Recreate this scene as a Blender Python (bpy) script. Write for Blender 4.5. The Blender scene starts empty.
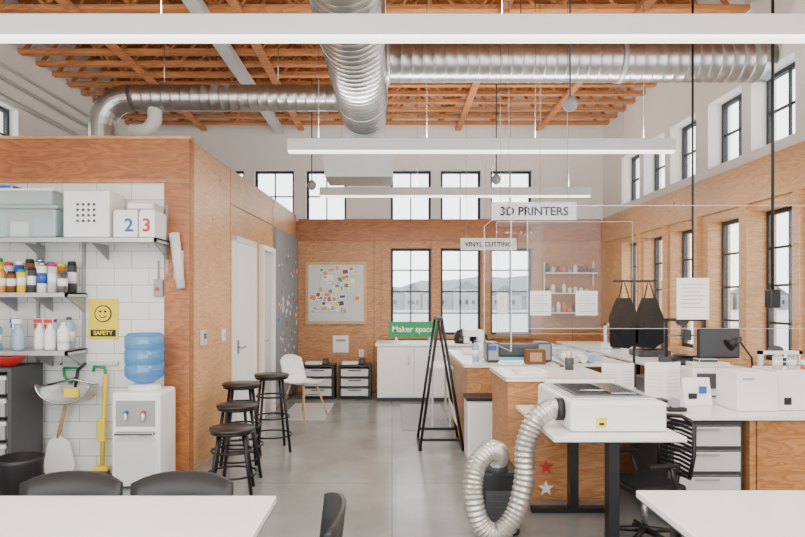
import bpy, bmesh, math, random
from mathutils import Vector, Matrix, Euler
random.seed(7)
scene=bpy.context.scene
def lin(c):
    c=c/255.0
    return c/12.92 if c<=0.04045 else ((c+0.055)/1.055)**2.4
def col(r,g,b): return (lin(r),lin(g),lin(b),1)
MATS={}
def mat(name,c,rough=0.5,metal=0.0,emit=0,noise=0.0,nscale=8,spec=0.5,bump=0.0):
    if name in MATS: return MATS[name]
    m=bpy.data.materials.new(name); m.use_nodes=True
    nt=m.node_tree; b=nt.nodes['Principled BSDF']
    b.inputs['Roughness'].default_value=rough; b.inputs['Metallic'].default_value=metal
    b.inputs['Specular IOR Level'].default_value=spec
    C=col(*c); b.inputs['Base Color'].default_value=C
    tc=nt.nodes.new('ShaderNodeTexCoord'); nz=nt.nodes.new('ShaderNodeTexNoise'); nz.inputs['Scale'].default_value=nscale
    nz.inputs['Detail'].default_value=4
    nt.links.new(tc.outputs['Object'],nz.inputs['Vector'])
    mx=nt.nodes.new('ShaderNodeMixRGB'); mx.inputs[1].default_value=C
    k=1-max(noise,0.03); mx.inputs[2].default_value=(C[0]*k,C[1]*k,C[2]*k,1)
    nt.links.new(nz.outputs['Fac'],mx.inputs[0]); nt.links.new(mx.outputs[0],b.inputs['Base Color'])
    if emit:
        b.inputs['Emission Color'].default_value=C; b.inputs['Emission Strength'].default_value=emit
    MATS[name]=m; return m
def woodmat(name,c1,c2,scale=(1.2,1.2,9),rough=0.5,freq=9,knots=False):
    m=bpy.data.materials.new(name); m.use_nodes=True; nt=m.node_tree; b=nt.nodes['Principled BSDF']
    tc=nt.nodes.new('ShaderNodeTexCoord'); mp=nt.nodes.new('ShaderNodeMapping'); mp.inputs['Scale'].default_value=scale
    nt.links.new(tc.outputs['Object'],mp.inputs[0])
    n1=nt.nodes.new('ShaderNodeTexNoise'); n1.inputs['Scale'].default_value=1.3; n1.inputs['Detail'].default_value=5; n1.inputs['Distortion'].default_value=1.0
    nt.links.new(mp.outputs[0],n1.inputs['Vector'])
    w=nt.nodes.new('ShaderNodeMath'); w.operation='MULTIPLY'; w.inputs[1].default_value=freq
    f=nt.nodes.new('ShaderNodeMath'); f.operation='FRACT'
    nt.links.new(n1.outputs['Fac'],w.inputs[0]); nt.links.new(w.outputs[0],f.inputs[0])
    rp=nt.nodes.new('ShaderNodeValToRGB'); rp.color_ramp.elements[0].color=col(*c1); rp.color_ramp.elements[1].color=col(*c2)
    e=rp.color_ramp.elements.new(0.8); e.color=col(*c2)
    rp.color_ramp.elements[2].color=col(*c1)
    nt.links.new(f.outputs[0],rp.inputs[0])
    n2=nt.nodes.new('ShaderNodeTexNoise'); n2.inputs['Scale'].default_value=1.1
    nt.links.new(tc.outputs['Object'],n2.inputs['Vector'])
    mr=nt.nodes.new('ShaderNodeMapRange'); mr.inputs[1].default_value=.3; mr.inputs[2].default_value=.7; mr.inputs[3].default_value=.84; mr.inputs[4].default_value=1.1
    nt.links.new(n2.outputs['Fac'],mr.inputs[0])
    mx=nt.nodes.new('ShaderNodeVectorMath'); mx.operation='SCALE'
    nt.links.new(rp.outputs[0],mx.inputs[0]); nt.links.new(mr.outputs[0],mx.inputs['Scale'])
    out=mx.outputs[0]
    if knots:
        v=nt.nodes.new('ShaderNodeTexVoronoi'); v.inputs['Scale'].default_value=2.2
        nt.links.new(tc.outputs['Object'],v.inputs['Vector'])
        kr=nt.nodes.new('ShaderNodeMapRange'); kr.inputs[1].default_value=.03; kr.inputs[2].default_value=.09; kr.inputs[3].default_value=.55; kr.inputs[4].default_value=1
        nt.links.new(v.outputs['Distance'],kr.inputs[0])
        m2=nt.nodes.new('ShaderNodeVectorMath'); m2.operation='SCALE'
        nt.links.new(out,m2.inputs[0]); nt.links.new(kr.outputs[0],m2.inputs['Scale']); out=m2.outputs[0]
    nt.links.new(out,b.inputs['Base Color']); b.inputs['Roughness'].default_value=rough
    return m
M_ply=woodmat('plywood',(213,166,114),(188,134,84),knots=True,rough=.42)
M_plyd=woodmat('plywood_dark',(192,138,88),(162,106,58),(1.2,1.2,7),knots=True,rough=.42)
M_plyf=woodmat('plywood_band',(178,112,60),(146,84,42),(1.0,1,6),knots=True,rough=.42)
M_joist=woodmat('joist_wood',(206,140,86),(174,106,58),(0.6,3,5),0.7)
M_deck=woodmat('deck_wood',(140,88,54),(110,66,38),(2,2,2),0.8)
M_white=mat('white_paint',(238,236,231),0.7)
M_cream=mat('cream_paint',(236,234,228),0.8)
M_lam=mat('white_laminate',(238,237,233),0.25)
M_plw=mat('white_plastic',(236,236,232),0.35)
M_black=mat('black_plastic',(18,18,20),0.45)
M_blackm=mat('black_metal',(20,20,22),0.35,0.3)
M_cloth=mat('black_cloth',(14,14,17),0.95,noise=.3)
M_grey=mat('grey_plastic',(150,152,154),0.5)
M_lgrey=mat('light_grey',(200,200,198),0.5)
M_dgrey=mat('dark_grey',(66,68,71),0.5)
M_galv=mat('galvanised',(190,191,188),0.3,0.95,noise=.45,nscale=11)
M_galvp=mat('galv_plain',(192,193,192),0.4,0.8,noise=.2)
M_foil=mat('foil',(205,203,196),0.33,0.8,noise=.25,nscale=30)
M_steel=mat('steel',(180,180,178),0.25,0.95)
M_frame=mat('window_frame',(36,39,44),0.5)
M_lampb=mat('lamp_housing',(212,212,210),0.4)
M_sign=mat('sign_white',(226,226,224),0.5)
M_lampe=mat('lamp_glow',(255,250,240),0.5,emit=3.0)
M_red=mat('red',(190,40,35),0.5); M_yel=mat('yellow',(235,205,30),0.5); M_green=mat('green',(20,140,75),0.5)
M_blue=mat('blue',(40,80,170),0.4); M_teal=mat('teal',(100,180,185),0.4); M_orange=mat('orange',(225,120,40),0.5)
M_brown=mat('brown',(120,75,40),0.6); M_text=mat('ink',(22,24,27),0.7); M_paper=mat('paper',(236,235,230),0.8)
M_board=mat('grey_board',(132,136,140),0.6,noise=.1); M_seat=mat('stool_seat',(34,27,24),0.4)
M_oak=woodmat('oak',(206,168,120),(186,144,96),(3,3,10))
M_skyhouse=mat('house_grey',(150,151,153),0.9); M_roof=mat('house_roof',(112,112,116),0.9); M_hill=mat('hill',(168,176,182),0.9,noise=.4,nscale=.05)
M_water=mat('water',(140,150,156),0.35,noise=.1,nscale=.2)
M_amber=mat('amber_liquid',(200,130,30),0.2); M_clear=mat('faded_blue',(150,175,195),.3); M_photo=mat('photo_tone',(110,110,102),.5); M_sky=mat('photo_sky',(150,180,200),.5); M_skin=mat('photo_warm',(200,150,110),.5)
def thin(name,tint,refl,base=None,bmix=0.0):
    m=bpy.data.materials.new(name); m.use_nodes=True; nt=m.node_tree; nt.nodes.clear()
    o=nt.nodes.new('ShaderNodeOutputMaterial'); t=nt.nodes.new('ShaderNodeBsdfTransparent'); t.inputs[0].default_value=tint
    g=nt.nodes.new('ShaderNodeBsdfGlossy'); g.inputs['Roughness'].default_value=.05
    mx=nt.nodes.new('ShaderNodeMixShader'); mx.inputs[0].default_value=refl
    nt.links.new(t.outputs[0],mx.inputs[1]); nt.links.new(g.outputs[0],mx.inputs[2])
    last=mx
    if base:
        d=nt.nodes.new('ShaderNodeBsdfDiffuse'); d.inputs[0].default_value=base
        m2=nt.nodes.new('ShaderNodeMixShader'); m2.inputs[0].default_value=bmix
        nt.links.new(mx.outputs[0],m2.inputs[1]); nt.links.new(d.outputs[0],m2.inputs[2]); last=m2
    nt.links.new(last.outputs[0],o.inputs[0]); return m
M_glass=thin('window_glass',(1,1,1,1),.03)
M_acr=thin('acrylic',(.985,.99,.99,1),.018)
M_acre=thin('acrylic_edge',(.9,.95,.95,1),.1,(.85,.9,.9,1),.3)
M_bottle=thin('blue_bottle',(.42,.66,.9,1),.12,col(95,160,210),.35)
M_tote=thin('clear_tote',(.88,.94,.94,1),.08,col(215,228,226),.4)
def tilemat():
    m=bpy.data.materials.new('wall_tile'); m.use_nodes=True; nt=m.node_tree; b=nt.nodes['Principled BSDF']
    tc=nt.nodes.new('ShaderNodeTexCoord'); s=nt.nodes.new('ShaderNodeSeparateXYZ'); c=nt.nodes.new('ShaderNodeCombineXYZ')
    nt.links.new(tc.outputs['Object'],s.inputs[0]); nt.links.new(s.outputs[0],c.inputs[0]); nt.links.new(s.outputs[2],c.inputs[1])
    br=nt.nodes.new('ShaderNodeTexBrick'); br.inputs['Scale'].default_value=1; br.inputs['Brick Width'].default_value=.305; br.inputs['Row Height'].default_value=.15
    br.inputs['Mortar Size'].default_value=.003; br.inputs['Color1'].default_value=col(230,229,224); br.inputs['Color2'].default_value=col(222,221,216); br.inputs['Mortar'].default_value=col(160,158,152)
    nt.links.new(c.outputs[0],br.inputs['Vector']); nt.links.new(br.outputs['Color'],b.inputs['Base Color']); b.inputs['Roughness'].default_value=.25
    return m
M_tile=tilemat()
def concmat():
    m=bpy.data.materials.new('polished_concrete'); m.use_nodes=True; nt=m.node_tree; b=nt.nodes['Principled BSDF']
    tc=nt.nodes.new('ShaderNodeTexCoord'); n=nt.nodes.new('ShaderNodeTexNoise'); n.inputs['Scale'].default_value=1.3; n.inputs['Detail'].default_value=9; n.inputs['Roughness'].default_value=.65
    nt.links.new(tc.outputs['Object'],n.inputs['Vector'])
    rp=nt.nodes.new('ShaderNodeValToRGB'); rp.color_ramp.elements[0].position=.3; rp.color_ramp.elements[1].position=.7
    rp.color_ramp.elements[0].color=col(114,116,114); rp.color_ramp.elements[1].color=col(148,150,147)
    nt.links.new(n.outputs['Fac'],rp.inputs[0])
    br=nt.nodes.new('ShaderNodeTexBrick'); br.offset=0; br.inputs['Scale'].default_value=1; br.inputs['Brick Width'].default_value=2.6; br.inputs['Row Height'].default_value=2.6
    br.inputs['Mortar Size'].default_value=.004; br.inputs['Color1'].default_value=(1,1,1,1); br.inputs['Color2'].default_value=(1,1,1,1); br.inputs['Mortar'].default_value=(.45,.45,.45,1)
    nt.links.new(tc.outputs['Object'],br.inputs['Vector'])
    mx=nt.nodes.new('ShaderNodeMixRGB'); mx.blend_type='MULTIPLY'; mx.inputs[0].default_value=1
    nt.links.new(rp.outputs[0],mx.inputs[1]); nt.links.new(br.outputs['Color'],mx.inputs[2]); nt.links.new(mx.outputs[0],b.inputs['Base Color'])
    b.inputs['Roughness'].default_value=.2; b.inputs['Specular IOR Level'].default_value=.5
    return m
M_conc=concmat()

class B:
    def __init__(s,name):
        s.name=name; s.bm=bmesh.new(); s.mats=[]
    def mi(s,m):
        if m not in s.mats: s.mats.append(m)
        return s.mats.index(m)
    def face(s,vs,m,smooth=False):
        try:
            f=s.bm.faces.new(vs); f.material_index=s.mi(m); f.smooth=smooth; return f
        except ValueError: return None
    def box(s,x0,x1,y0,y1,z0,z1,m,bev=0,R=None):
        c=Vector(((x0+x1)/2,(y0+y1)/2,(z0+z1)/2))
        mt=Matrix.Translation(c)@((R.to_4x4()) if R else Matrix.Identity(4))@Matrix.Diagonal((abs(x1-x0),abs(y1-y0),abs(z1-z0),1))
        r=bmesh.ops.create_cube(s.bm,size=1,matrix=mt); i=s.mi(m)
        fs={f for v in r['verts'] for f in v.link_faces}
        for f in fs: f.material_index=i
        if bev:
            es=list({e for v in r['verts'] for e in v.link_edges})
            bmesh.ops.bevel(s.bm,geom=es,offset=bev,segments=2,affect='EDGES',profile=.5)
        return s
    def sweep(s,pts,rad,m,n=16,cap=True,smooth=True):
        pts=[Vector(p) for p in pts]
        if not hasattr(rad,'__len__'): rad=[rad]*len(pts)
        t0=(pts[1]-pts[0]).normalized(); u=t0.orthogonal().normalized(); rings=[]
        for i,p in enumerate(pts):
            if i==0: t=t0
            elif i==len(pts)-1: t=(pts[i]-pts[i-1]).normalized()
            else:
                a=(pts[i]-pts[i-1]); b2=(pts[i+1]-pts[i]); t=(a.normalized()+b2.normalized())
                t=t.normalized() if t.length>1e-6 else t0
            u=(u-t*u.dot(t)).normalized(); w=t.cross(u)
            rings.append([s.bm.verts.new(p+(u*math.cos(2*math.pi*k/n)+w*math.sin(2*math.pi*k/n))*rad[i]) for k in range(n)])
        for a,b2 in zip(rings,rings[1:]):
            for k in range(n): s.face([a[k],a[(k+1)%n],b2[(k+1)%n],b2[k]],m,smooth)
        if cap:
            s.face(rings[0][::-1],m); s.face(rings[-1],m)
        return s
    def cyl(s,p0,p1,r,m,r2=None,n=16):
        return s.sweep([p0,p1],[r,r if r2 is None else r2],m,n)
    def lathe(s,prof,c,m,n=24):
        c=Vector(c); rings=[]
        for r,z in prof:
            rings.append([s.bm.verts.new(c+Vector((max(r,1e-4)*math.cos(2*math.pi*k/n),max(r,1e-4)*math.sin(2*math.pi*k/n),z))) for k in range(n)])
        for a,b2 in zip(rings,rings[1:]):
            for k in range(n): s.face([a[k],a[(k+1)%n],b2[(k+1)%n],b2[k]],m,True)
        s.face(rings[0][::-1],m); s.face(rings[-1],m); return s
    def prism(s,pts,vec,m,smooth=False):
        v=Vector(vec); a=[s.bm.verts.new(Vector(p)) for p in pts]; b2=[s.bm.verts.new(Vector(p)+v) for p in pts]
        s.face(a,m); s.face(b2[::-1],m); n=len(pts)
        for k in range(n): s.face([a[k],b2[k],b2[(k+1)%n],a[(k+1)%n]],m,smooth)
        return s
    def text(s,t,size,loc,m,rot=(math.pi/2,0,0),align='CENTER',ext=.002):
        cu=bpy.data.curves.new('t','FONT'); cu.body=t; cu.size=size; cu.align_x=align; cu.align_y='CENTER'; cu.extrude=ext; cu.resolution_u=3; cu.offset=size*.022
        o=bpy.data.objects.new('t',cu); scene.collection.objects.link(o); bpy.context.view_layer.update()
        me=bpy.data.meshes.new_from_object(o.evaluated_get(bpy.context.evaluated_depsgraph_get()))
        me.transform(Matrix.Translation(loc)@Euler(rot).to_matrix().to_4x4())
        old=set(s.bm.faces); s.bm.from_mesh(me); i=s.mi(m)
        for f in s.bm.faces:
            if f not in old: f.material_index=i
        bpy.data.objects.remove(o); bpy.data.meshes.remove(me); bpy.data.curves.remove(cu); return s
    def done(s,origin=True,M=None):
        bmesh.ops.recalc_face_normals(s.bm,faces=s.bm.faces)
        me=bpy.data.meshes.new(s.name)
        off=Vector((0,0,0))
        if origin:
            xs=[v.co for v in s.bm.verts]
            off=Vector(((min(v.x for v in xs)+max(v.x for v in xs))/2,(min(v.y for v in xs)+max(v.y for v in xs))/2,min(v.z for v in xs)))
            s.bm.transform(Matrix.Translation(-off))
        s.bm.to_mesh(me); s.bm.free()
        for m in s.mats: me.materials.append(m)
        o=bpy.data.objects.new(s.name,me); scene.collection.objects.link(o)
        T=Matrix.Translation(off); o.matrix_world=(M@T) if M is not None else T
        return o
def place(x,y,z=0,a=0): return Matrix.Translation((x,y,z))@Matrix.Rotation(math.radians(a),4,'Z')

# ---------------- SHELL ----------------
XR=3.5; XL=-4.3; YB=10.4; ZC=4.36; ZT=5.0; ZW=2.85; Y0=-0.8
B('floor').box(XL-.25,XR+.25,Y0,YB+.25,-.1,0,M_conc).done(False)
def wallgrid(b,axis,pos0,pos1,a0,a1,ops,z0,z1,m):
    def bx(p,q,zz0,zz1):
        if q-p<1e-4 or zz1-zz0<1e-4: return
        if axis=='x': b.box(p,q,pos0,pos1,zz0,zz1,m)
        else: b.box(pos0,pos1,p,q,zz0,zz1,m)
    cur=a0
    for (p,q,zb,zt) in sorted(ops):
        bx(cur,p,z0,z1); bx(p,q,z0,zb); bx(p,q,zt,z1); cur=q
    bx(cur,a1,z0,z1)
lowB=[(-.02,.65),(.81,1.48),(1.64,2.33)]
upB=[(-3.95,-3.3),(-3.12,-2.46),(-2.29,-1.63),(-1.43,-.76),(-.02,.65),(.81,1.48),(1.64,2.33)]
b=B('wall_back')
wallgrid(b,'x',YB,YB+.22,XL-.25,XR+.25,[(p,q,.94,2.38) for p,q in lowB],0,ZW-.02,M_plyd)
wallgrid(b,'x',YB,YB+.22,XL-.25,XR+.25,[(p,q,ZW-.02,3.68) for p,q in upB],ZW-.02,ZT,M_cream)
b.done(False)
b=B('trim_back')
b.box(-1.55,3.46,YB-.03,YB,2.5,2.86,M_plyf).box(-.15,2.5,YB-.05,YB,.88,.935,M_plyd)
for x in (-.1,.73,1.56,2.41): b.box(x-.07,x+.07,YB-.02,YB,.94,2.5,M_plyd)
for x in (-.3,3.0): b.box(x-.004,x+.004,YB-.004,YB,0,2.5,M_brown)
b.done(False)
yc=[4.11,4.94,5.77,6.6,7.54,8.37,9.2]
b=B('wall_right')
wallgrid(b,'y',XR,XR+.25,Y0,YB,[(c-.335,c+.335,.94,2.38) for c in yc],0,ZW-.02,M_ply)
wallgrid(b,'y',XR,XR+.25,Y0,YB,[(c-.335,c+.335,ZW+.12,3.68) for c in yc],ZW-.02,ZT,M_cream)
b.done(False)
b=B('trim_right')
b.box(XR-.03,XR,1.5,YB-.05,2.46,2.86,M_ply)
for c in yc: b.box(XR-.05,XR,c-.5 if c in (6.6,) else c-.46,c-.37,.94,2.46,M_ply)
b.box(XR-.05,XR,1.5,YB-.06,.87,.935,M_ply)
b.done(False)
B('wall_left').box(XL-.25,XL,Y0,5.3,0,ZT,M_cream).box(XL-.25,XL,5.3,YB,0,3.1,M_cream).box(XL-.25,XL,5.3,6.4,3.1,ZT,M_cream).box(XL-.25,XL,7.2,YB,3.1,ZT,M_cream).box(XL-.25,XL,6.4,7.2,3.7,ZT,M_cream).done(False)
B('ceiling').box(XL-.25,XR+.25,Y0,YB+.25,ZT,ZT+.1,M_deck).done(False)
def window(n,M,w,z0,z1,rows,cols=2):
    b=B('window_%d'%n); t=.04; d=.05
    b.box(-w/2,-w/2+t,0,d,z0,z1,M_frame).box(w/2-t,w/2,0,d,z0,z1,M_frame).box(-w/2+t,w/2-t,0,d,z0,z0+t,M_frame).box(-w/2+t,w/2-t,0,d,z1-t,z1,M_frame)
    for k in range(1,cols):
        x=-w/2+w*k/cols; b.box(x-.011,x+.011,.01,.035,z0+t,z1-t,M_frame)
    for k in range(1,rows):
        z=z0+(z1-z0)*k/rows; b.box(-w/2+t,w/2-t,.012,.033,z-.011,z+.011,M_frame)
    b.box(-w/2+t,w/2-t,.02,.024,z0+t,z1-t,M_glass)
    b.done(True,M)
n=1
for p,q in lowB: window(n,place((p+q)/2,YB+.1),q-p,.94,2.38,4); n+=1
for p,q in upB: window(n,place((p+q)/2,YB+.1),q-p,ZW-.02,3.68,2); n+=1
for c in yc:
    window(n,place(XR+.15,c,0,-90),.67,.94,2.38,4); n+=1
    window(n,place(XR+.15,c,0,-90),.67,ZW+.12,3.68,2); n+=1
window(n,place(XL-.1,6.8,0,90),.8,3.1,3.7,2)
b=B('roof_trusses'); y=.4
while y<10.3:
    b.box(XL,XR,y-.045,y+.045,ZC,ZC+.05,M_joist); b.box(XL,XR,y-.045,y+.045,ZT-.07,ZT,M_joist)
    x=XL+.05; up=True
    while x<XR-.45:
        z0,z1=(ZC+.045,ZT-.06) if up else (ZT-.06,ZC+.045)
        b.cyl((x,y,z0),(x+.42,y,z1),.024,M_joist,n=4); x+=.42; up=not up
    y+=.36
b.done(False)
b=B('ceiling_braces')
for x,m in ((1.09,M_joist),(2.42,M_joist),(-3.1,M_joist),(-1.5,M_joist)): b.box(x-.045,x+.045,Y0,10.35,ZC-.045,ZC-.002,m)
b.box(-1.93,-1.79,Y0,10.35,ZC-.09,ZC-.002,M_lgrey)
for i in range(5): b.cyl((-4+i*1.6,9.9,ZC+.02),(-3.4+i*1.6,6,ZT-.1),.03,M_joist,n=4)
for x in (-2.4,-.9,.4,1.8): b.box(x-.02,x+.02,Y0,10.35,ZT-.3,ZT-.2,M_joist)
b.done(False)
# ducts
def ribbed(p0,p1,r,per=.1,h=.005):
    p0=Vector(p0);p1=Vector(p1);L=(p1-p0).length;d=(p1-p0)/L;pts=[];rs=[];t=0
    while t<L-per:
        for a,hh in ((0,0),(per*.74,0),(per*.8,h),(per*.9,h),(per*.96,0)): pts.append(p0+d*(t+a)); rs.append(r+hh)
        t+=per
    pts.append(p1); rs.append(r); return pts,rs
b=B('air_duct')
b.sweep(*ribbed((-.31,-.6,3.6),(-.31,6.96,3.6),.255),M_galv,n=40)
for yy in (1.5,3.2,4.9,6.4):
    b.cyl((-.567,yy,3.6),(-.567,yy,ZC),.006,M_steel,n=6).cyl((-.053,yy,3.6),(-.053,yy,ZC),.006,M_steel,n=6)
    b.cyl((-.31,yy-.015,3.6),(-.31,yy+.015,3.6),.264,M_galvp,n=40)
b.done()
b=B('air_duct')
b.sweep(*ribbed((-.1,5.83,3.74),(3.49,5.83,3.74),.185),M_galv,n=36)
b.cyl((-.06,5.83,3.74),(-.02,5.83,3.74),.205,M_galvp,n=36).cyl((2.1,5.83,3.74),(2.14,5.83,3.74),.197,M_galvp,n=36)
for xx in (1.2,2.8): b.cyl((xx,5.83,3.9),(xx,5.83,ZC+.02),.006,M_steel,n=6)
b.done()
b=B('air_duct')
b.sweep(*ribbed((-.5,6.6,3.65),(-2.75,6.6,3.65),.135),M_galv,n=32)
arc=[(-2.75-.3*math.sin(a),6.6,3.35+.3*math.cos(a)) for a in [math.pi/2*k/5 for k in range(6)]]
b.sweep(arc+[(-3.05,6.6,2.94)],.141,M_galv,n=32,smooth=False)
b.sweep([(-2.5,6.6,3.6),(-2.5,6.6,3.42),(-2.54,6.6,3.34),(-2.62,6.6,3.3),(-2.75,6.6,3.3)],.075,M_lampb,n=20)
for xx in (-1.2,-2.4): b.cyl((xx,6.6,3.7),(xx,6.6,ZC+.02),.006,M_steel,n=6)
b.done()
b=B('duct_diffuser')
b.cyl((-.31,6.97,3.6),(-.31,7.12,3.6),.25,M_galvp,n=32)
b.prism([(-.74,6.9,2.88),(-.0,6.9,2.88),(.02,6.9,3.14),(-.08,6.9,3.24),(-.66,6.9,3.24),(-.76,6.9,3.14)],(0,.55,0),M_galvp)
b.box(-.52,-.1,6.99,7.12,3.24,3.5,M_galvp).box(-.78,.04,6.885,6.9,3.13,3.15,M_steel)
b.done()
for y,x0,x1 in ((3.37,-3.6,2.95),(5.94,-.99,2.68),(8.49,-.98,2.69),(.8,-3.6,2.95)):
    b=B('linear_pendant_light'); zb=2.915
    b.box(x0,x1,y-.04,y+.04,zb+.02,zb+.13,M_lampb,.004).box(x0+.01,x1-.01,y-.034,y+.034,zb,zb+.022,M_lampe)
    b.box(x0+.01,x1-.01,y-.015,y+.015,zb+.128,zb+.134,M_lampe)
    for k in (.08,.36,.64,.92): 
        x=x0+(x1-x0)*k; b.cyl((x,y,zb+.13),(x,y,ZC+.01),.0025,M_steel,n=6)
    b.done()
def rodthing(x,y,z,nm,r=.05):
    B(nm).cyl((x,y,z+.06),(x,y,ZC+.02),.008,M_dgrey,n=8).lathe([(.02,.09),(r,.05),(r*1.1,.02),(r*.8,-.02),(r*.3,-.04)],(x,y,z),M_grey).done()
rodthing(1.55,5.45,3.2,'ceiling_sensor',.06); rodthing(1.3,7.8,3.0,'ceiling_sensor',.055); rodthing(-1.05,8.2,3.0,'ceiling_sensor',.055)
b=B('power_drop_cable'); b.cyl((2.87,4.72,1.6),(2.87,4.72,ZC+.03),.011,M_black,n=8).box(2.83,2.91,4.68,4.76,1.46,1.6,M_black,.01).done()
b=B('power_drop_cable'); b.cyl((2.67,5.56,1.5),(2.67,5.56,ZC+.03),.01,M_black,n=8).box(2.64,2.7,5.53,5.59,1.38,1.5,M_black,.01).done()
# ---------------- WOOD BOX ----------------
BM=place(-1.775,5.5,0,-2.16)
b=B('wall_partition_front'); b.box(XL,-1.99,5.5,5.6,0,2.57,M_tile); b.box(XL,-1.775,5.485,5.6,2.57,2.93,M_plyf); b.box(-1.995,-1.775,5.48,5.6,0,2.57,M_plyf)
b.box(XL,-1.775,5.47,5.485,2.545,2.575,M_plyd); b.box(XL,-1.76,5.47,5.6,2.93,2.955,M_ply); b.done(False)
b=B('wall_partition_side'); b.box(-.12,0,.1,4.9,0,2.93,M_ply)
for yy in (.02,1.2,3.2): b.box(0,.004,yy,yy+.006,0,2.93,M_plyd)
b.box(-.0,.012,1.2,3.2,2.55,2.56,M_plyd)
b.done(True,BM)
B('partition_roof').prism([(XL,5.6,2.85),(-1.9,5.6,2.85),(-1.72,10.38,2.85),(XL,10.38,2.85)],(0,0,.08),M_white).done()
b=B('door_1'); b.box(.001,.03,1.3,2.1,0,2.16,M_white).box(.001,.045,1.24,1.3,0,2.22,M_lam).box(.001,.045,2.1,2.16,0,2.22,M_lam).box(.001,.045,1.24,2.16,2.16,2.22,M_lam)
b.cyl((.03,1.38,1.0),(.09,1.38,1.0),.012,M_steel).cyl((.08,1.38,1.0),(.08,1.5,1.0),.012,M_steel).box(.03,.036,1.35,1.41,.93,1.08,M_steel).done(True,BM)
b=B('door_2'); b.box(.001,.015,2.48,3.05,0,2.16,M_lgrey).box(.001,.06,2.42,2.48,0,2.22,M_white).box(.001,.06,3.05,3.11,0,2.22,M_white).box(.001,.06,2.48,3.05,2.16,2.22,M_white)
b.cyl((.015,2.56,1.0),(.07,2.56,1.0),.012,M_steel).cyl((.06,2.56,1.0),(.06,2.68,1.0),.012,M_steel).done(True,BM)
b=B('magnet_board'); b.box(.001,.04,3.24,4.86,.05,2.54,M_board)
cs=[M_red,M_yel,M_blue,M_teal,M_paper,M_paper,M_orange,M_green]
for i in range(90):
    y=random.uniform(3.35,4.75); z=random.uniform(.5,2.2); s=random.uniform(.025,.06); b.box(.04,.045,y,y+s,z,z+s*random.uniform(.7,1.6),random.choice(cs+[M_paper,M_paper,M_paper,M_lgrey]),R=Matrix.Rotation(random.uniform(-.5,.5),3,'X'))
b.done(True,BM)
b=B('thermostat'); b.box(0,.03,.25,.37,1.1,1.24,M_lgrey,.006).box(.03,.033,.28,.34,1.16,1.21,M_dgrey).done(True,BM)
b=B('light_switch'); b.box(0,.012,.9,1.0,1.1,1.22,M_plw,.003).box(.012,.02,.935,.965,1.14,1.18,M_lgrey).done(True,BM)
# ---------------- LEFT: shelves ----------------
def wireshelf(b,x0,x1,z,y0=5.12,y1=5.47):
    b.box(x0,x1,y0,y0+.02,z-.035,z,M_galvp); b.box(x0,x1,y0+.02,y1,z-.012,z,M_galvp)
    b.box(x1-.02,x1,y0,y1,z-.035,z,M_galvp)
    for k in range(4):
        x=x0+(x1-x0)*k/3; x=min(max(x,x0+.02),x1-.04); b.prism([(x,y1,z-.035),(x,y0+.05,z-.035),(x,y1,z-.16)],(.015,0,0),M_grey)
b=B('wall_shelf'); wireshelf(b,-3.6,-1.93,2.03)
for z in (1.58,1.10): wireshelf(b,-3.6,-2.66,z)
for x in (-3.1,-2.7,-1.97): b.box(x-.012,x+.012,5.475,5.495,.95 if x<-2.5 else 1.75,2.35,M_grey)
b.done()
b=B('storage_tote'); b.box(-3.44,-2.76,5.14,5.45,2.035,2.27,M_tote,.02).box(-3.46,-2.74,5.13,5.46,2.27,2.3,M_tote,.01)
b.box(-3.4,-3.2,5.2,5.42,2.04,2.2,M_teal).box(-3.17,-3.02,5.2,5.42,2.04,2.17,M_paper).box(-2.98,-2.8,5.2,5.42,2.04,2.2,M_teal)
b.done()
b=B('storage_tote'); b.box(-3.42,-2.8,5.15,5.44,2.302,2.43,M_tote,.02).box(-3.3,-3.12,5.14,5.3,2.43,2.47,M_blue,.01).box(-3.44,-2.78,5.14,5.45,2.42,2.435,M_plw).done()
b=B('perforated_box'); b.box(-2.7,-2.32,5.14,5.44,2.035,2.42,M_plw,.01)
for i in range(4):
    for j in range(4): b.cyl((-2.58+i*.045,5.136,2.17+j*.045),(-2.58+i*.045,5.145,2.17+j*.045),.012,M_dgrey,n=10)
b.done()
for k,(x0,x1,t) in enumerate(((-2.29,-2.09,'2'),(-2.08,-1.95,'3'))):
    b=B('numbered_bin'); b.box(x0,x1,5.14,5.42,2.035,2.25,M_plw,.008).text(t,.15,((x0+x1)/2+.03*(1-k),5.138,2.13),M_blue if k==0 else M_red).box(x0+.01,x1-.01,5.15,5.41,2.24,2.262,M_paper).done()
B('office_binder').box(-2.2,-1.98,5.2,5.42,2.27,2.33,M_lgrey,.005).box(-2.19,-1.99,5.19,5.2,2.28,2.32,M_paper).done()
def bottle(nm,x,y,z,r,h,m,cap,cone=.25):
    b=B(nm); b.lathe([(r*.9,0),(r,.01),(r,h*(1-cone)),(r*.45,h*.9),(r*.4,h*.92)],(x,y,z),m,16); b.lathe([(r*.48,h*.92),(r*.48,h)],(x,y,z),cap,12)
    b.lathe([(r*1.01,h*.25),(r*1.01,h*.55)],(x,y,z),M_paper,16); return b.done()
def can(nm,x,y,z,r,h,m,lid):
    return B(nm).lathe([(r,0),(r,h*.88)],(x,y,z),m,16).lathe([(r*1.01,h*.3),(r*1.01,h*.65)],(x,y,z),M_paper if m!=M_paper else M_blue,16).lathe([(r*.9,h*.88),(r*.9,h*.97),(r*.7,h)],(x,y,z),lid,16).done()
pal=[(M_clear,M_blue),(M_blue,M_plw),(M_teal,M_blue),(M_amber,M_yel),(M_brown,M_black),(M_yel,M_green),(M_dgrey,M_black),(M_paper,M_steel),(M_lgrey,M_red),(M_steel,M_dgrey)]
xs=-3.5
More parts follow.
